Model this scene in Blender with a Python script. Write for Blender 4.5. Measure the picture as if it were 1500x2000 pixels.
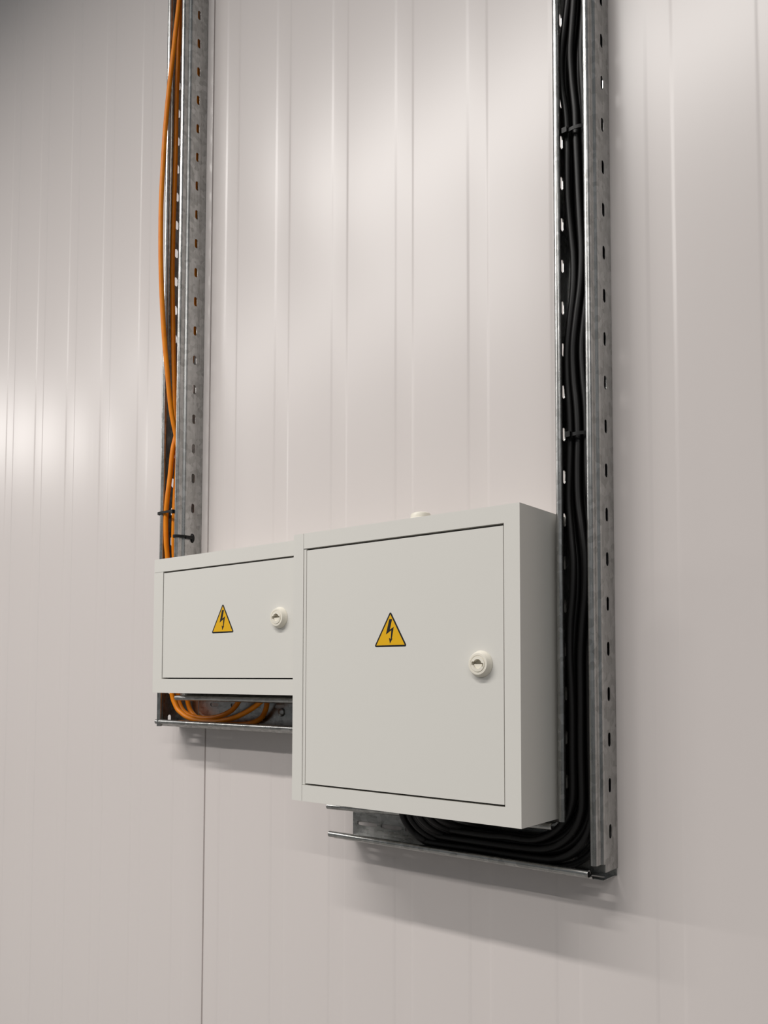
import bpy, bmesh, math, random
from mathutils import Vector, Matrix

# ------------------------------------------------------------------ scene
for o in list(bpy.data.objects):
    bpy.data.objects.remove(o, do_unlink=True)
scene = bpy.context.scene
COL = scene.collection
BASE_Z = 1.37            # height of the large cabinet's underside above the floor

# ------------------------------------------------------------------ camera
cam_data = bpy.data.cameras.new('camera')
cam = bpy.data.objects.new('camera', cam_data)
COL.objects.link(cam)
YAW, PITCH, ROLL = 0.6734, 0.0514, 0.0022
rot = Matrix.Rotation(YAW, 4, 'Z') @ Matrix.Rotation(math.pi / 2 + PITCH, 4, 'X') @ Matrix.Rotation(ROLL, 4, 'Z')
cam.matrix_world = Matrix.Translation((0.8933, -1.0368, 0.1798 + BASE_Z)) @ rot
cam_data.sensor_fit = 'AUTO'
cam_data.sensor_width = 36.0
cam_data.lens = 1648.9 / 2000 * 36.0
cam_data.shift_y = (1240.14 - 1000) / 2000
cam_data.clip_start = 0.02
scene.camera = cam

# ------------------------------------------------------------------ light
world = bpy.data.worlds.new('hall_air')
scene.world = world
world.use_nodes = True
wn = world.node_tree.nodes
wn['Background'].inputs['Color'].default_value = (0.93, 0.97, 1.0, 1)
wn['Background'].inputs['Strength'].default_value = 0.175

def lamp_row(name, x0, x1, y, z, watts, spread=148, width=0.10):
    d = bpy.data.lights.new(name, 'AREA')
    d.shape = 'RECTANGLE'
    d.size = x1 - x0
    d.size_y = width
    d.energy = watts
    d.color = (1.0, 0.965, 0.93)
    d.spread = math.radians(spread)
    o = bpy.data.objects.new(name, d)
    COL.objects.link(o)
    o.location = ((x0 + x1) / 2, y, z + BASE_Z)
    return o

LAMP_Z = 2.60
lamp_row('ceiling_lamp_near', -2.05, 0.75, -2.00, LAMP_Z, 77)
lamp_row('ceiling_lamp_middle', -5.20, -1.20, -3.18, LAMP_Z, 116, 158)
lamp_row('ceiling_lamp_far', -8.20, -6.20, -3.18, LAMP_Z, 92, 180)
lamp_row('added_fill_right', 1.80, 4.80, -3.30, LAMP_Z, 90)  # added fill light, brightens the large cabinet's right side and the wall there

scene.view_settings.view_transform = 'Standard'
scene.view_settings.look = 'None'
scene.view_settings.gamma = 1.0
scene.view_settings.use_curve_mapping = False
scene.view_settings.exposure = 0.11

# ------------------------------------------------------------------ materials
def srgb(r, g, b):
    f = lambda c: (c / 255 / 12.92) if c / 255 <= 0.04045 else ((c / 255 + 0.055) / 1.055) ** 2.4
    return (f(r), f(g), f(b), 1)

def material(name, color, rough=0.5, metal=0.0, spec=0.5):
    m = bpy.data.materials.new(name)
    m.use_nodes = True
    b = m.node_tree.nodes['Principled BSDF']
    b.inputs['Base Color'].default_value = color
    b.inputs['Roughness'].default_value = rough
    b.inputs['Metallic'].default_value = metal
    b.inputs['Specular IOR Level'].default_value = spec
    return m

def nodes_of(m):
    return m.node_tree.nodes, m.node_tree.links, m.node_tree.nodes['Principled BSDF']

def tex(m, kind, scale, **inputs):
    n, l, b = nodes_of(m)
    tc = n.new('ShaderNodeTexCoord')
    mp = n.new('ShaderNodeMapping')
    mp.inputs['Scale'].default_value = scale
    l.new(tc.outputs['Object'], mp.inputs['Vector'])
    t = n.new(kind)
    l.new(mp.outputs['Vector'], t.inputs['Vector'])
    for k, v in inputs.items():
        t.inputs[k].default_value = v
    return t

def bump(m, out, strength, dist, prev=None):
    n, l, b = nodes_of(m)
    bp = n.new('ShaderNodeBump')
    bp.inputs['Strength'].default_value = strength
    bp.inputs['Distance'].default_value = dist
    l.new(out, bp.inputs['Height'])
    if prev is not None:
        l.new(prev.outputs['Normal'], bp.inputs['Normal'])
    l.new(bp.outputs['Normal'], b.inputs['Normal'])
    return bp

def ramp(m, out, stops, target):
    n, l, b = nodes_of(m)
    r = n.new('ShaderNodeValToRGB')
    els = r.color_ramp.elements
    while len(els) < len(stops):
        els.new(0.5)
    for e, (p, c) in zip(els, stops):
        e.position = p
        e.color = c
    l.new(out, r.inputs['Fac'])
    l.new(r.outputs['Color'], b.inputs[target])
    return r

M = {}
# factory-painted steel skin of the sandwich panels: satin, with a faint roll waviness
m = M['wall'] = material('panel_paint', srgb(212, 205, 202), 0.29, 0.0, 0.55)
t = tex(m, 'ShaderNodeTexNoise', (26, 26, 0.5), Scale=1.0, Detail=2.0)
b1 = bump(m, t.outputs['Fac'], 0.12, 0.0012)
t2 = tex(m, 'ShaderNodeTexNoise', (2.2, 2.2, 1.4), Scale=1.0, Detail=1.0)
bump(m, t2.outputs['Fac'], 0.25, 0.004, b1)

m = M['paint'] = material('cabinet_powder_coat', srgb(214, 212, 206), 0.42, 0.0, 0.45)
t = tex(m, 'ShaderNodeTexNoise', (1, 1, 1), Scale=900.0, Detail=1.0)
bump(m, t.outputs['Fac'], 0.05, 0.0002)

def galvanised(name, grain):
    m = material(name, (0.45, 0.45, 0.44, 1), 0.3, 1.0)
    v = tex(m, 'ShaderNodeTexVoronoi', (1, 1, 1), Scale=120.0)
    nz = tex(m, 'ShaderNodeTexNoise', grain, Scale=1.0, Detail=5.0, Roughness=0.65)
    n, l, b = nodes_of(m)
    mx = n.new('ShaderNodeMix')
    mx.data_type = 'FLOAT'
    mx.inputs[0].default_value = 0.6
    l.new(v.outputs['Color'], mx.inputs[2])
    l.new(nz.outputs['Fac'], mx.inputs[3])
    ramp(m, mx.outputs[0], [(0.25, (0.30, 0.30, 0.288, 1)), (0.75, (0.54, 0.54, 0.53, 1))], 'Base Color')
    rr = n.new('ShaderNodeMapRange')
    rr.inputs['To Min'].default_value = 0.20
    rr.inputs['To Max'].default_value = 0.38
    l.new(nz.outputs['Fac'], rr.inputs['Value'])
    l.new(rr.outputs['Result'], b.inputs['Roughness'])
    bump(m, nz.outputs['Fac'], 0.15, 0.0006)
    return m

M['zinc_v'] = galvanised('galvanised_steel_upright', (260, 260, 22))
M['zinc_h'] = galvanised('galvanised_steel_level', (22, 260, 260))
M['screw'] = material('zinc_plated_screw', (0.42, 0.42, 0.41, 1), 0.3, 0.95)
M['gap_shade'] = material('door_gap_shade', (0.008, 0.008, 0.008, 1), 0.8)  # black stands in for the shade inside the door gaps
M['plastic'] = material('white_plastic', srgb(228, 223, 210), 0.38)
M['yellow'] = material('label_yellow', srgb(224, 172, 0), 0.4)
M['black'] = material('label_black', (0.006, 0.006, 0.007, 1), 0.4)
m = M['orange'] = material('orange_cable_sheath', srgb(232, 138, 2), 0.45, 0.0, 0.3)
t = tex(m, 'ShaderNodeTexNoise', (1, 1, 1), Scale=60.0)
ramp(m, t.outputs['Fac'], [(0.3, srgb(224, 124, 0)), (0.7, srgb(234, 138, 2))], 'Base Color')
M['cable'] = material('black_cable_sheath', (0.006, 0.0056, 0.0056, 1), 0.45, 0.0, 0.35)
M['tie'] = material('black_nylon', (0.004, 0.004, 0.004, 1), 0.45, 0.0, 0.3)
m = M['floor'] = material('grey_concrete', (0.28, 0.275, 0.265, 1), 0.6)
t = tex(m, 'ShaderNodeTexNoise', (1, 1, 1), Scale=2.0, Detail=6.0)
ramp(m, t.outputs['Fac'], [(0.3, (0.13, 0.128, 0.124, 1)), (0.7, (0.20, 0.197, 0.19, 1))], 'Base Color')

# ------------------------------------------------------------------ object helpers
def empty(name, loc, label, cat, group=None):
    o = bpy.data.objects.new(name, None)
    COL.objects.link(o)
    o.location = (loc[0], loc[1], loc[2] + BASE_Z)
    o.empty_display_size = 0.05
    o['label'] = label
    o['category'] = cat
    if group:
        o['group'] = group
    return o

def world_loc(o):
    v = Vector((0, 0, 0))
    while o is not None:
        v += o.location
        o = o.parent
    return v

def obj(name, bm, mats, parent=None, angle=35, origin=None, label=None):
    """bm is in wall coordinates (z = 0 at the large cabinet's underside)"""
    bmesh.ops.recalc_face_normals(bm, faces=bm.faces)
    bm.verts.index_update()
    pl = world_loc(parent) if parent is not None else Vector((0, 0, 0))
    og = Vector(origin) + Vector((0, 0, BASE_Z)) if origin is not None else (pl if parent is not None else Vector((0, 0, BASE_Z)))
    for v in bm.verts:
        v.co = v.co + Vector((0, 0, BASE_Z)) - og
    me = bpy.data.meshes.new(name)
    bm.to_mesh(me)
    bm.free()
    for mt in (mats if isinstance(mats, (list, tuple)) else [mats]):
        me.materials.append(mt)
    for p in me.polygons:
        p.use_smooth = True
    me.set_sharp_from_angle(angle=math.radians(angle))
    o = bpy.data.objects.new(name, me)
    COL.objects.link(o)
    o.location = og - pl
    if parent is not None:
        o.parent = parent
    if label:
        o['label'] = label
    return o

def tag(o, label, cat, group=None):
    o['label'] = label
    o['category'] = cat
    if group:
        o['group'] = group
    return o

def bevel_all(bm, w, seg=2, ang=40):
    es = [e for e in bm.edges if len(e.link_faces) == 2 and e.calc_face_angle(0) > math.radians(ang)]
    bmesh.ops.bevel(bm, geom=es, offset=w, segments=seg, profile=0.5, affect='EDGES', clamp_overlap=True)

def add_box(bm, x0, x1, y0, y1, z0, z1, mi=0):
    vs = [bm.verts.new((x, y, z)) for x in (x0, x1) for y in (y0, y1) for z in (z0, z1)]
    for q in ((0, 1, 3, 2), (4, 6, 7, 5), (0, 4, 5, 1), (2, 3, 7, 6), (0, 2, 6, 4), (1, 5, 7, 3)):
        f = bm.faces.new([vs[i] for i in q])
        f.material_index = mi

def add_prism(bm, pts, a0, a1, fn, mi=0):
    """closed polygon pts (p,q) extruded from a0 to a1; fn(p,q,a) -> point"""
    r0 = [bm.verts.new(fn(p, q, a0)) for p, q in pts]
    r1 = [bm.verts.new(fn(p, q, a1)) for p, q in pts]
    n = len(pts)
    fs = [bm.faces.new(r0[::-1]), bm.faces.new(r1)]
    for i in range(n):
        fs.append(bm.faces.new((r0[i], r0[(i + 1) % n], r1[(i + 1) % n], r1[i])))
    for f in fs:
        f.material_index = mi

def add_lathe(bm, prof, fn, seg=40):
    """prof list of (r, h); fn(x, y, h) -> point"""
    rings = []
    for r, h in prof:
        if r < 1e-6:
            rings.append([bm.verts.new(fn(0, 0, h))])
        else:
            rings.append([bm.verts.new(fn(r * math.cos(2 * math.pi * i / seg), r * math.sin(2 * math.pi * i / seg), h)) for i in range(seg)])
    for a, b in zip(rings, rings[1:]):
        for i in range(seg):
            j = (i + 1) % seg
            if len(a) == 1:
                bm.faces.new((a[0], b[i], b[j]))
            elif len(b) == 1:
                bm.faces.new((a[i], a[j], b[0]))
            else:
                bm.faces.new((a[i], a[j], b[j], b[i]))

def catmull(pts, sub=8):
    P = [Vector(p) for p in pts]
    P = [P[0] * 2 - P[1]] + P + [P[-1] * 2 - P[-2]]
    out = []
    for i in range(1, len(P) - 2):
        a, b, c, d = P[i - 1:i + 3]
        for k in range(sub):
            t = k / sub
            out.append(0.5 * (2 * b + (c - a) * t + (2 * a - 5 * b + 4 * c - d) * t * t + (3 * b - a - 3 * c + d) * t ** 3))
    out.append(P[-2])
    return out

def add_tube(bm, path, r, seg=14, closed=False):
    n = len(path)
    up = None
    rings = []
    for i, p in enumerate(path):
        a = path[(i - 1) % n] if closed else path[max(i - 1, 0)]
        b = path[(i + 1) % n] if closed else path[min(i + 1, n - 1)]
        d = (b - a).normalized()
        if up is None:
            up = d.orthogonal().normalized()
        up = (up - d * up.dot(d)).normalized()
        s = d.cross(up)
        rings.append([bm.verts.new(p + (up * math.cos(2 * math.pi * k / seg) + s * math.sin(2 * math.pi * k / seg)) * r) for k in range(seg)])
    for i in range(n if closed else n - 1):
        A, B = rings[i], rings[(i + 1) % n]
        for k in range(seg):
            bm.faces.new((A[k], A[(k + 1) % seg], B[(k + 1) % seg], B[k]))
    if not closed:
        bm.faces.new(rings[0][::-1])
        bm.faces.new(rings[-1])

def add_band(bm, loop, z, width, th):
    """a flat strap: closed loop of (x, y) at height z(x,y), strap width along z"""
    pts = [Vector((x, y)) for x, y in loop]
    n = len(pts)
    rows = []
    for i, p in enumerate(pts):
        d = (pts[(i + 1) % n] - pts[i - 1]).normalized()
        nr = Vector((d.y, -d.x))
        zz = z(p.x, p.y) if callable(z) else z
        o_, i_ = p + nr * th / 2, p - nr * th / 2
        rows.append([bm.verts.new((q.x, q.y, zz + s * width / 2)) for q, s in ((o_, -1), (o_, 1), (i_, 1), (i_, -1))])
    for i in range(n):
        A, B = rows[i], rows[(i + 1) % n]
        for k in range(4):
            bm.faces.new((A[k], A[(k + 1) % 4], B[(k + 1) % 4], B[k]))

# ------------------------------------------------------------------ setting
def ease(a, b, n):
    return [(a + (b - a) * i / n, 0.5 - 0.5 * math.cos(math.pi * i / n)) for i in range(n + 1)]

RIB_C, RIB_P, RIB_D = 0.105, 0.1366, 0.0007
SEAMS = (-2.363, -1.363 - 0.0, -0.363)
def wall_profile(x0, x1):
    pts = [(x0, 0.0)]
    k = math.ceil((x0 - RIB_C) / RIB_P + 0.5)
    feats = []
    while RIB_C + RIB_P * k < x1 - 0.03:
        feats.append(('rib', RIB_C + RIB_P * k))
        k += 1
    for s in (-2.363, -0.363, 2.637):
        if x0 < s < x1:
            feats.append(('seam', s))
    feats.sort(key=lambda f: f[1])
    for kind, c in feats:
        if kind == 'rib':
            for x, h in ease(c - 0.0205, c - 0.0135, 6):
                pts.append((x, h * RIB_D))
            for x, h in ease(c + 0.0135, c + 0.0205, 6):
                pts.append((x, (1 - h) * RIB_D))
        else:
            w = 0.0018
            pts += [(c - w - 0.0012, 0.0), (c - w - 0.0003, 0.0003), (c - w, 0.0012), (c - w, 0.014),
                    (c + w, 0.014), (c + w, 0.0012), (c + w + 0.0003, 0.0003), (c + w + 0.0012, 0.0)]
    pts.append((x1, 0.0))
    return pts

bm = bmesh.new()
prof = wall_profile(-7.0, 5.0)
poly = prof + [(5.0, 0.08), (-7.0, 0.08)]
add_prism(bm, poly, -BASE_Z, 5.6, lambda p, q, a: (p, q, a))
wall = obj('wall_back', bm, M['wall'], angle=25)
wall['kind'] = 'structure'

bm = bmesh.new()
add_box(bm, -22, 14, -24, 0.08, -BASE_Z - 0.15, -BASE_Z)
fl = obj('floor', bm, M['floor'])
fl['kind'] = 'structure'

# ------------------------------------------------------------------ cable trays
HOLE_V = 0.0221
def slot_ring(hw, hl, ow0, ow1, ol0, ol1):
    """matching rings for a slot (half width hw across, half length hl along) inside a rectangle"""
    angs = [2 * math.pi * (i + 0.5) / 28 for i in range(28)]
    for cu in (ow0, ow1):
        for cl in (ol0, ol1):
            angs.append(math.atan2(cl, cu) % (2 * math.pi))
    angs = sorted(angs)
    inner, outer = [], []
    st = hl - hw
    for a in angs:
        c, s = math.cos(a), math.sin(a)
        t = hw / abs(c) if abs(c) > 1e-9 else 1e9
        if abs(s) * t > st:
            # round end
            bq = st * abs(s)
            t = bq + math.sqrt(max(bq * bq - st * st + hw * hw, 0))
        inner.append((c * t, s * t))
        tu = (ow1 if c > 0 else ow0) / c if abs(c) > 1e-9 else 1e9
        tl = (ol1 if s > 0 else ol0) / s if abs(s) > 1e-9 else 1e9
        t = min(abs(tu), abs(tl))
        outer.append((c * t, s * t))
    return inner, outer

def slotted_strip(bm, e0, e1, l0, l1, first, pitch, ec, hw, hl, fn, th):
    """flat strip: e across, l along; slots at first + k*pitch; fn(e, l, t) -> point, t = 0..th through the sheet"""
    def plain(a, b):
        if b - a < 1e-5:
            return
        pts = [(e0, a), (e1, a), (e1, b), (e0, b)]
        lo = [bm.verts.new(fn(e, l, 0)) for e, l in pts]
        hi = [bm.verts.new(fn(e, l, th)) for e, l in pts]
        bm.faces.new(lo[::-1]); bm.faces.new(hi)
        for i in range(4):
            bm.faces.new((lo[i], lo[(i + 1) % 4], hi[(i + 1) % 4], hi[i]))
    k = math.ceil((l0 - first) / pitch)
    cur = l0
    while True:
        c = first + k * pitch
        if c - hl - 0.002 < cur:
            k += 1
            continue
        if c + hl + 0.002 > l1:
            break
        a, b = max(cur, c - pitch / 2), min(l1, c + pitch / 2)
        plain(cur, a)
        inn, out = slot_ring(hw, hl, e0 - ec, e1 - ec, a - c, b - c)
        n = len(inn)
        I0 = [bm.verts.new(fn(ec + u, c + v, 0)) for u, v in inn]
        O0 = [bm.verts.new(fn(ec + u, c + v, 0)) for u, v in out]
        I1 = [bm.verts.new(fn(ec + u, c + v, th)) for u, v in inn]
        O1 = [bm.verts.new(fn(ec + u, c + v, th)) for u, v in out]
        for i in range(n):
            j = (i + 1) % n
            bm.faces.new((O0[i], O0[j], I0[j], I0[i]))
            bm.faces.new((O1[j], O1[i], I1[i], I1[j]))
            bm.faces.new((I0[i], I0[j], I1[j], I1[i]))
            bm.faces.new((O0[j], O0[i], O1[i], O1[j]))
        cur = b
        k += 1
    plain(cur, l1)

def ribbon(line, th):
    n = len(line)
    L, Rr = [], []
    for i, p in enumerate(line):
        a = Vector(line[max(i - 1, 0)]); b = Vector(line[min(i + 1, n - 1)])
        d = (b - a).normalized()
        nr = Vector((-d.y, d.x)) * th / 2
        L.append(Vector(p) + nr); Rr.append(Vector(p) - nr)
    return [tuple(v) for v in L] + [tuple(v) for v in reversed(Rr)]

def side_wall_bm(s, hw, flat_range, bead_range, first, fn):
    bm = bmesh.new()
    th = 0.0011
    # perforated flat of the side wall
    slotted_strip(bm, 0.0006, 0.0375, flat_range[0], flat_range[1], first, 0.05727, HOLE_V, 0.0037, 0.0090,
                  lambda e, l, t: fn(s * (hw - t), e, l), th)
    # joggle and rolled edge
    c = (hw - 0.0088, 0.0512)
    r = 0.0042
    line = [(hw - th / 2, 0.0374), (hw - 0.0008, 0.0392), (hw - 0.0018, 0.0412), (hw - 0.0040, 0.0424),
            (hw - 0.0047, 0.0436), (hw - 0.0047, 0.0475)]
    for k in range(0, 15):
        a = math.radians(-10 + 20 * k)
        line.append((c[0] + r * math.cos(a), c[1] + r * math.sin(a)))
    add_prism(bm, ribbon([(u, v) for u, v in line], th), bead_range[0], bead_range[1], lambda p, q, a: fn(s * p, q, a))
    return bm

def base_bm(hw, rng, first, pitch, hl, eoff, fn):
    bm = bmesh.new()
    slotted_strip(bm, -hw + 0.0011, hw - 0.0011, rng[0], rng[1], first, pitch, eoff, 0.0034, hl,
                  lambda e, l, t: fn(e, 0.0006 + t, l), 0.0011)
    return bm

TOP = 2.9
# upright tray on the left
LX, LH = -0.4125, 0.031
fv = lambda cx: (lambda u, v, w: (cx + u, -v, w))
L_FIRST = 1.4749
t = empty('cable_tray', (LX, 0, 0.0885), 'upright galvanised tray at left with orange cables, above the small cabinet', 'cable tray')
obj('base', base_bm(LH, (0.0885, TOP), 0.2, 0.11, 0.02, 0.0, fv(LX)), M['zinc_v'], t)
obj('side_wall', side_wall_bm(-1, LH, (0.0885, TOP), (0.0890, TOP), L_FIRST - 40 * 0.05727, fv(LX)), M['zinc_v'], t)
obj('side_wall', side_wall_bm(1, LH, (0.153, TOP), (0.153, TOP), L_FIRST - 40 * 0.05727, fv(LX)), M['zinc_v'], t)

# upright tray on the right
RX, RH = 0.418, 0.030
R_FIRST = 1.0197
t = empty('cable_tray', (RX, 0, -0.07), 'upright galvanised tray at right packed with black cables, beside the large cabinet', 'cable tray')
obj('base', base_bm(RH, (-0.070, TOP), 0.2, 0.11, 0.02, 0.0, fv(RX)), M['zinc_v'], t)
obj('side_wall', side_wall_bm(-1, RH, (-0.006, TOP), (-0.001, TOP), R_FIRST - 40 * 0.05727, fv(RX)), M['zinc_v'], t)
rw = obj('side_wall', side_wall_bm(1, RH, (-0.0600, TOP), (-0.0500, TOP), R_FIRST - 40 * 0.05727, fv(RX)), M['zinc_v'], t)
# stamped marks near the foot of the right wall (too worn to read)
bm = bmesh.new()
for k in range(8):
    z0 = -0.030 + 0.0036 * k - 0.026
    pts = [(-0.0205, z0), (-0.0198, z0), (-0.0160, z0 + 0.0028), (-0.0167, z0 + 0.0028)]
    add_prism(bm, pts, RX + RH - 0.0002, RX + RH + 0.0002, lambda p, q, a: (a, p, q))
obj('stamped_marks', bm, M['zinc_v'], rw)

# level tray under the small cabinet
SZ, SH = 0.12025, 0.03175
fh = lambda cz: (lambda u, v, w: (w, -v, cz + u))
t = empty('cable_tray', (-0.22, 0, SZ), 'short level tray under the small cabinet with looping orange cables', 'cable tray')
obj('base', base_bm(SH, (-0.380, -0.004), -0.336, 0.0573, 0.012, 0.010, fh(SZ)), M['zinc_h'], t)
obj('side_wall', side_wall_bm(-1, SH, (-0.4400, -0.004), (-0.4430, -0.004), -0.40, fh(SZ)), M['zinc_h'], t)
obj('side_wall', side_wall_bm(1, SH, (-0.3800, -0.004), (-0.3850, -0.004), -0.33, fh(SZ)), M['zinc_h'], t)
bm = bmesh.new()
add_lathe(bm, [(0.0, -0.0014), (0.0075, -0.0014), (0.0075, -0.0024), (0.0062, -0.0044), (0.0035, -0.0054), (0.0, -0.0056)],
          lambda x, y, h: (-0.158 + x, h, 0.121 + y), 24)
obj('screw', bm, M['screw'], t)

# level tray under the large cabinet
BZ, BH = -0.0405, 0.030
t = empty('cable_tray', (0.2, 0, BZ), 'level tray under the large cabinet with open left end and black cables', 'cable tray')
obj('base', base_bm(BH, (0.005, 0.386), 0.0345, 0.0478, 0.0213, -0.009, fh(BZ)), M['zinc_h'], t)
obj('side_wall', side_wall_bm(-1, BH, (0.004, 0.4455), (0.000, 0.432), 0.03, fh(BZ)), M['zinc_h'], t)
sprung = lambda u, v, w: (w, -v, BZ + u + 0.0105 * max(0.0, w) / 0.385)      # this edge rises a little to the right
obj('side_wall', side_wall_bm(1, BH, (0.004, 0.384), (-0.004, 0.383), 0.03, sprung), M['zinc_h'], t)

# ------------------------------------------------------------------ cabinets
def rounded_tri(w, h, r, inset=0.0, n=6):
    """corner-rounded isosceles triangle of outer size w x h, centred on its base, shrunk by inset"""
    # full sharp triangle from the rounded one
    A = math.atan2(h, w / 2)
    fw = w + 2 * r * (1 / math.tan(A / 2) - 1)
    Hh = fw / 2 * math.tan(A)
    P = [Vector((-fw / 2, 0)), Vector((fw / 2, 0)), Vector((0, Hh))]
    cen = (P[0] + P[1] + P[2]) / 3
    # inner centres of the corner arcs
    out = []
    rr = max(r - inset, 0.0002)
    for i in range(3):
        a, b, c = P[i - 1], P[i], P[(i + 1) % 3]
        d1, d2 = (a - b).normalized(), (c - b).normalized()
        half = d1.angle(d2) / 2
        ctr = b + (d1 + d2).normalized() * (r / math.sin(half))
        n1 = Vector((-(b - a).y, (b - a).x)).normalized() * -1
        n2 = Vector((-(c - b).y, (c - b).x)).normalized() * -1
        a1, a2 = math.atan2(n1.y, n1.x), math.atan2(n2.y, n2.x)
        while a2 < a1:
            a2 += 2 * math.pi
        for k in range(n + 1):
            a_ = a1 + (a2 - a1) * k / n
            q = ctr + Vector((math.cos(a_), math.sin(a_))) * rr
            if inset > r - 0.0002:
                q = q + (d1 + d2).normalized() * ((inset - r + 0.0002) / math.sin(half))
            out.append((q.x, q.y))
    return out

BOLT = [(318, 217), (347, 217), (325, 330), (364, 302), (345, 432), (354, 424), (326, 482), (315, 418), (333, 432), (339, 338), (284, 382)]
def warning_label(parent, cx, z0, w, h, y):
    bm = bmesh.new()
    fn = lambda p, q, a: (cx + p, a, z0 + q)
    add_prism(bm, rounded_tri(w, h, 0.0020), y, y - 0.0003, fn, 1)
    add_prism(bm, rounded_tri(w, h, 0.0020, 0.0022), y - 0.0003, y - 0.00036, fn, 0)
    s = h / 366.0
    pts = [((px - 329) * s * w / h * 1.0 / (0.0534 / 0.0456) * 1.36, (516 - py) * s) for px, py in BOLT]
    add_prism(bm, pts, y - 0.00036, y - 0.00042, fn, 1)
    obj('warning_label', bm, [M['yellow'], M['black']], parent, label='yellow triangular label with a black lightning bolt arrow')

def lock(parent, cx, cz, y, s=1.0, turn=0.0):
    bm = bmesh.new()
    fn = lambda px, pz, h: (cx + px * s, y - h * s, cz + pz * s)
    prof = [(0.0168, -0.001), (0.0168, 0.0012), (0.0162, 0.0022), (0.0150, 0.0040), (0.0142, 0.0074), (0.0134, 0.0084),
            (0.0108, 0.0086), (0.0104, 0.0080), (0.0100, 0.0080), (0.0097, 0.0090)]
    add_lathe(bm, prof, fn, 48)
    # face of the barrel with the key opening: a round bore with two wings
    n = 96
    inn, out = [], []
    for i in range(n):
        a = 2 * math.pi * i / n
        c, si = math.cos(a), math.sin(a)
        r = 0.0060
        if abs(si) < 1e-9 or 0.0022 / abs(si) > r:
            r = max(r, min(0.0022 / max(abs(si), 1e-9), 0.0086))
        ca, sa = math.cos(a + turn), math.sin(a + turn)
        inn.append((r * ca, r * sa)); out.append((0.0097 * ca, 0.0097 * sa))
    O = [bm.verts.new(fn(u, v, 0.0090)) for u, v in out]
    I = [bm.verts.new(fn(u, v, 0.0092)) for u, v in inn]
    D = [bm.verts.new(fn(u, v, 0.0010)) for u, v in inn]
    for i in range(n):
        j = (i + 1) % n
        bm.faces.new((O[i], O[j], I[j], I[i]))
        bm.faces.new((I[i], I[j], D[j], D[i]))
    bm.faces.new(D)
    # lower half of the bore is filled by the driver
    pts = [(0.0057 * math.cos(math.pi + math.pi * k / 12), 0.0057 * math.sin(math.pi + math.pi * k / 12) - 0.0003) for k in range(13)]
    add_prism(bm, pts, 0.0012, 0.0070, fn)
    obj('lock', bm, M['plastic'], parent, 30, label='round white plastic key lock')

def front_edge_round(bm, y, w):
    es = [e for e in bm.edges if abs(e.verts[0].co.y - y) < 1e-6 and abs(e.verts[1].co.y - y) < 1e-6 and e.calc_face_angle(0) > 0.7]
    bmesh.ops.bevel(bm, geom=es, offset=w, segments=3, profile=0.5, affect='EDGES', clamp_overlap=True)

def door_bm(x0, x1, z0, z1, y):
    bm = bmesh.new()
    add_box(bm, x0, x1, y, y + 0.014, z0, z1)
    bevel_all(bm, 0.0009, 2)
    return bm

YB = -0.004
# the large cabinet
FY = -0.1352
t = empty('electrical_cabinet', (0.1925, YB, 0.0), 'large square light grey electrical cabinet on the right, standing proud of the smaller one', 'electrical cabinet')
bm = bmesh.new()
xy = lambda p, q, a: (p, a, q)
C = [(0.0208, 0.0), (0.3853, 0.0), (0.3853, 0.395), (0.0208, 0.395), (0.0208, 0.3722), (0.3630, 0.3722), (0.3630, 0.0235), (0.0208, 0.0235)]
add_prism(bm, C, FY, YB, xy)
front_edge_round(bm, FY, 0.0016)
obj('body', bm, M['paint'], t, 30)
bm = bmesh.new()
add_box(bm, 0.0, 0.0201, FY, YB, 0.0, 0.395)
add_box(bm, 0.0201, 0.0252, FY + 0.0012, YB, 0.0240, 0.3715)
front_edge_round(bm, FY, 0.0010)
obj('hinge_stile', bm, M['paint'], t, 30)
bm = bmesh.new()
add_box(bm, 0.0254, 0.3628, FY + 0.0150, FY + 0.019, 0.0237, 0.3720)  # black plate added behind the door so its gaps look dark
obj('gap_shade_plate', bm, M['gap_shade'], t)
d = obj('door', door_bm(0.0268, 0.3614, 0.0262, 0.3692, FY + 0.0008), M['paint'], t, origin=(0.0268, FY, 0.0255))
lock(d, 0.3290, 0.1980, FY + 0.0008, 1.0, math.radians(-8))
warning_label(d, 0.1846, 0.2228, 0.0536, 0.0460, FY + 0.0008)
bm = bmesh.new()
add_lathe(bm, [(0.0165, -0.002), (0.0165, 0.014), (0.0158, 0.0152), (0.0148, 0.0157), (0.0148, 0.0190), (0.0140, 0.0215), (0.0100, 0.0236), (0.0, 0.0246)],
          lambda x, y, h: (0.1815 + x, -0.060 + y, 0.395 + h), 36)
obj('cable_gland', bm, M['plastic'], t, 30, label='round white blanking cap on top of the cabinet')

# the small cabinet
SY = -0.1102
SX0, SX1, SZ0, SZ1 = -0.3765, -0.0015, 0.1535, 0.3925
t = empty('electrical_cabinet', ((SX0 + SX1) / 2, YB, SZ0), 'small wide light grey electrical cabinet on the left, half tucked behind the large one', 'electrical cabinet')
bm = bmesh.new()
add_prism(bm, [(SX0, 0.3692), (SX0, SZ1), (SX1, SZ1), (SX1, SZ0), (SX0, SZ0), (SX0, 0.3688), (-0.3505, 0.3688), (-0.3505, 0.1780), (-0.0224, 0.1780), (-0.0224, 0.3692)],
          SY, YB, xy)
front_edge_round(bm, SY, 0.0012)
obj('body', bm, M['paint'], t, 30)
bm = bmesh.new()
add_box(bm, -0.3503, -0.0226, SY + 0.0150, SY + 0.019, 0.1782, 0.3690)  # same added plate, gap shade given as black colour
obj('gap_shade_plate', bm, M['gap_shade'], t)
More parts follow.
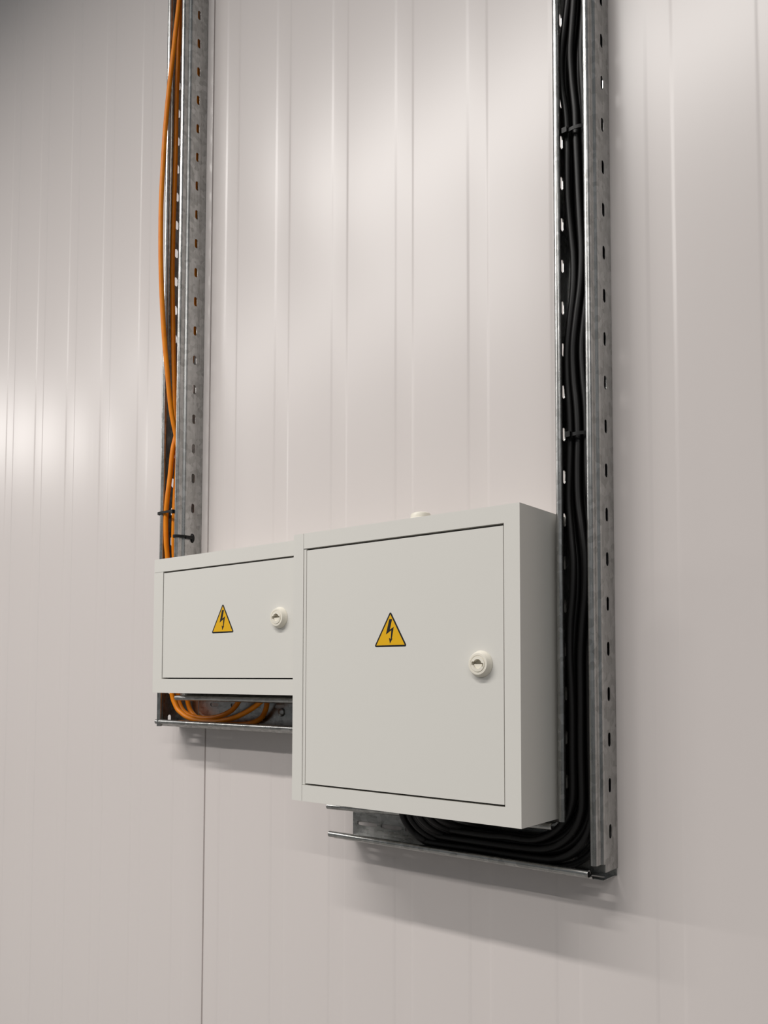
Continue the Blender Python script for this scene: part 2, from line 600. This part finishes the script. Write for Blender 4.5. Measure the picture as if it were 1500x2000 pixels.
d = obj('door', door_bm(-0.3490, -0.0238, 0.1804, 0.3664, SY + 0.0008), M['paint'], t, origin=(-0.349, SY, 0.1797))
lock(d, -0.0548, 0.2742, SY + 0.0008, 1.0, math.radians(0))
warning_label(d, -0.1894, 0.2548, 0.0530, 0.0466, SY + 0.0008)

# ------------------------------------------------------------------ orange cables
def cable(name, pts, r, mat, label, group=None, sub=8):
    bm = bmesh.new()
    P = catmull(pts, sub)
    add_tube(bm, P, r)
    c = sum((Vector(p) for p in pts), Vector()) / len(pts)
    return tag(obj(name, bm, mat, None, 60, origin=tuple(c)), label, 'cable', group)

mm = lambda L: [tuple(v / 1000 for v in p) for p in L]
# front cable: swings out of the tray, drops behind the edge, turns inside the lower tray
A = mm([(-408, -34, 2850), (-412, -32, 2300), (-407, -36, 1850), (-411, -40, 1600), (-415.8, -45, 1509), (-418.5, -50, 1445), (-420, -55, 1388), (-423.7, -60, 1322),
        (-425, -66, 1242), (-425.5, -70, 1159), (-425, -73, 1086), (-423.5, -73, 985), (-422, -70, 906), (-418, -66, 826), (-413, -61, 757), (-410, -54, 690),
        (-405, -46, 642), (-401, -38, 594), (-396, -30, 540), (-396, -24, 460), (-402, -20, 380), (-412, -18, 280), (-420, -18, 200), (-420.5, -20, 148),
        (-412, -21, 128), (-400, -21, 116), (-380, -21, 109.0), (-355, -20, 106.0), (-325, -20, 106.5), (-304, -20, 109.5), (-284, -20, 115), (-267, -20, 122), (-252, -22, 132), (-242, -24, 142), (-236, -26, 152.5)])
cable('cable', A, 0.0046, M['orange'], 'orange cable bulging out in front of the left tray')
Cc = mm([(-400, -20, 2850), (-396, -16, 2300), (-402, -16, 1700), (-396, -14, 1400), (-400, -12, 1100), (-396, -14, 850), (-402, -22, 740), (-410, -30, 690), (-417, -36, 646), (-419, -42, 614), (-420.5, -46, 564),
         (-423.4, -50, 515), (-425.6, -50, 476), (-423.5, -50, 436), (-422, -48, 407), (-421, -45, 340), (-420, -42, 260), (-419.5, -38, 190), (-417, -36, 148), (-404, -35, 124), (-390, -35, 114.5), (-373, -35, 107.5),
         (-350, -35, 103), (-322, -35, 101), (-293, -35, 101.5), (-266, -35, 105), (-243, -35, 110), (-219, -35, 118), (-197, -34, 128), (-177, -33, 140), (-163, -31, 152.5)])
cable('cable', Cc, 0.0046, M['orange'], 'orange cable coming forward below the crossing, held by the upper black tie')
B = mm([(-428, -30, 2850), (-424, -28, 2300), (-430, -32, 1750), (-424, -36, 1500), (-427, -36, 1416), (-431, -36, 1313), (-431.6, -36, 1209), (-434, -36, 1106), (-436, -36, 1004), (-435, -36, 942), (-429, -36, 819),
        (-423, -35, 716), (-420, -32, 650), (-416, -34, 590), (-413.5, -40, 500), (-413, -40, 420), (-410, -32, 340), (-408, -14, 250), (-410, -11, 180), (-402, -9, 128), (-380, -8, 106), (-340, -8, 97.5), (-290, -8, 95.5), (-240, -8, 98), (-205, -9, 108), (-188, -12, 124), (-180, -16, 140), (-176, -20, 152.5)])
cable('cable', B, 0.0046, M['orange'], 'orange cable lying deepest inside the left tray, behind the other two')

# ------------------------------------------------------------------ black cables
rnd = random.Random(11)
LAY = []
for li, (y, xs, r) in enumerate(((-0.0385, (0.4050, 0.4180, 0.4315), 0.0046),
                                 (-0.0265, (0.4030, 0.4127, 0.4224, 0.4321, 0.4416), 0.0045),
                                 (-0.0135, (0.4080, 0.4180, 0.4290), 0.0046))):
    ph = [rnd.uniform(0, 6.28) for _ in range(4)]
    for x in xs:
        LAY.append((x, y, r, ph))
TIES = (0.899, 0.494)
for i, (cx, cy, r, ph) in enumerate(LAY):
    own = rnd.uniform(0, 6.28)
    y0 = cy
    pts = []
    z = 2.85
    while z > 0.06:
        k = min(abs(z - tz) for tz in TIES)
        pull = math.exp(-(k / 0.07) ** 2)
        amp = 1 - 0.85 * pull
        fade = min(1.0, max(0.0, (z - 0.05) / 0.2))
        dx = 0.0046 * math.sin(z * 15 + ph[0]) + 0.0022 * math.sin(z * 33 + ph[1]) + (0.0032 if y0 < -0.03 else 0.0008) * math.sin(z * 11 + own)
        dy = 0.0010 * math.sin(z * 17 + own)
        bx = cx + (0.419 - cx) * 0.10 * pull
        x = min(max(bx + dx * amp * fade, 0.3945), 0.4420)
        pts.append((x, cy + dy * amp * fade, z))
        z -= 0.04 if z > 0.2 else 0.03
    # bend into the level tray, then forward and up into the cabinet's underside
    off = cx - 0.419
    zl = -0.0445 - off * 0.85 + (0.002 if cy > -0.02 else 0.0)
    bend = 0.070
    xe = cx - bend
    xt = 0.168 - off * 1.7 + i * 0.004
    zt = pts[-1][2]
    top = zl + bend
    pts = [p for p in pts if p[2] > top + 0.02]
    for k in range(7):
        a = k / 6 * math.pi / 2
        pts.append((cx - bend + bend * math.cos(a), cy, top - bend * math.sin(a)))
    for f in (0.3, 0.65):
        pts.append((xe + (xt + 0.055 - xe) * f, cy - 0.004 * f, zl + 0.0008 * math.sin(i * 2.1 + f * 6)))
    ty = -0.072 - (0.036 + cy) * 0.4
    for k in range(1, 7):
        a = k / 6 * math.pi / 2
        rise = -0.0005 - zl
        f = k / 6
        yy = cy - 0.004 + (ty - cy + 0.004) * (3 * f * f - 2 * f ** 3)
        pts.append((xt + 0.045 - 0.045 * math.sin(a), yy, zl + rise * (1 - math.cos(a))))
    cable('cable', pts, r, M['cable'], 'black cable in the bundle filling the right tray and the level tray below it', 'black cables in the right tray', 5)

# ------------------------------------------------------------------ cable ties
def tie(name, loop, z, label, width=0.0046, th=0.0013, extra=None):
    bm = bmesh.new()
    add_band(bm, loop, z, width, th)
    o = empty(name, (loop[0][0], loop[0][1], z), label, 'cable tie')
    obj('strap', bm, M['tie'], o, 40)
    if extra:
        bm = bmesh.new()
        extra(bm)
        obj('head', bm, M['tie'], o, 40)
    return o

def ring(cx, cy, rx, ry, n=40):
    return [(cx + rx * math.cos(2 * math.pi * i / n), cy + ry * math.sin(2 * math.pi * i / n)) for i in range(n)]

def head_box(x, y, z, sx, sy, sz):
    def f(bm):
        add_box(bm, x - sx, x + sx, y - sy, y + sy, z - sz, z + sz)
        bevel_all(bm, min(sx, sy, sz) * 0.3, 2)
    return f

def smooth_loop(pts, sub=5):
    P = [Vector(p) for p in pts]
    n = len(P)
    out = []
    for i in range(n):
        a, b, c, d = P[i - 1], P[i], P[(i + 1) % n], P[(i + 2) % n]
        for k in range(sub):
            t_ = k / sub
            q = 0.5 * (2 * b + (c - a) * t_ + (2 * a - 5 * b + 4 * c - d) * t_ * t_ + (3 * b - a - 3 * c + d) * t_ ** 3)
            out.append((q.x, q.y))
    return out

tie('cable_tie', ring(0.4195, -0.0265, 0.0225, 0.0225), 0.899, 'upper black tie round the black cables, high in the right tray',
    extra=head_box(0.4075, -0.0485, 0.900, 0.0035, 0.0028, 0.0035))
tie('cable_tie', ring(0.4195, -0.0265, 0.0225, 0.0225), 0.494, 'lower black tie round the black cables, above the large cabinet',
    extra=head_box(0.4085, -0.0490, 0.4945, 0.0035, 0.0028, 0.0035))
loop1 = smooth_loop([(-0.4415, -0.0221), (-0.4460, -0.0260), (-0.4462, -0.0480), (-0.4420, -0.0565), (-0.4250, -0.0575), (-0.4030, -0.0565), (-0.3950, -0.0520), (-0.3945, -0.0330), (-0.4050, -0.0235), (-0.4300, -0.0215)])
tie('cable_tie', loop1, 0.4935, 'black tie round the orange cable and the left edge of the left tray',
    extra=head_box(-0.3985, -0.0560, 0.4920, 0.0032, 0.0030, 0.0032))
loop2 = smooth_loop([(-0.3840, -0.0221), (-0.3790, -0.0250), (-0.3787, -0.0400), (-0.3815, -0.0500), (-0.3870, -0.0570), (-0.3930, -0.0575), (-0.3975, -0.0520), (-0.3960, -0.0380), (-0.3920, -0.0250)])
def plug(bm):
    s = 14
    add_lathe(bm, [(0.0, -0.0030), (0.0034, -0.0030), (0.0042, -0.0012), (0.0042, 0.0008), (0.0034, 0.0026), (0.0, 0.0032)],
              lambda x, y, h: (-0.3810 + h, -0.0221 + x * 0.92, 0.4441 + y * 2.05), 24)
    add_box(bm, -0.3800, -0.3765, -0.0400, -0.0262, 0.4412, 0.4468)
tie('cable_tie', loop2, 0.4450, 'black tie over the right edge of the left tray, its knob plugging a slot', extra=plug)
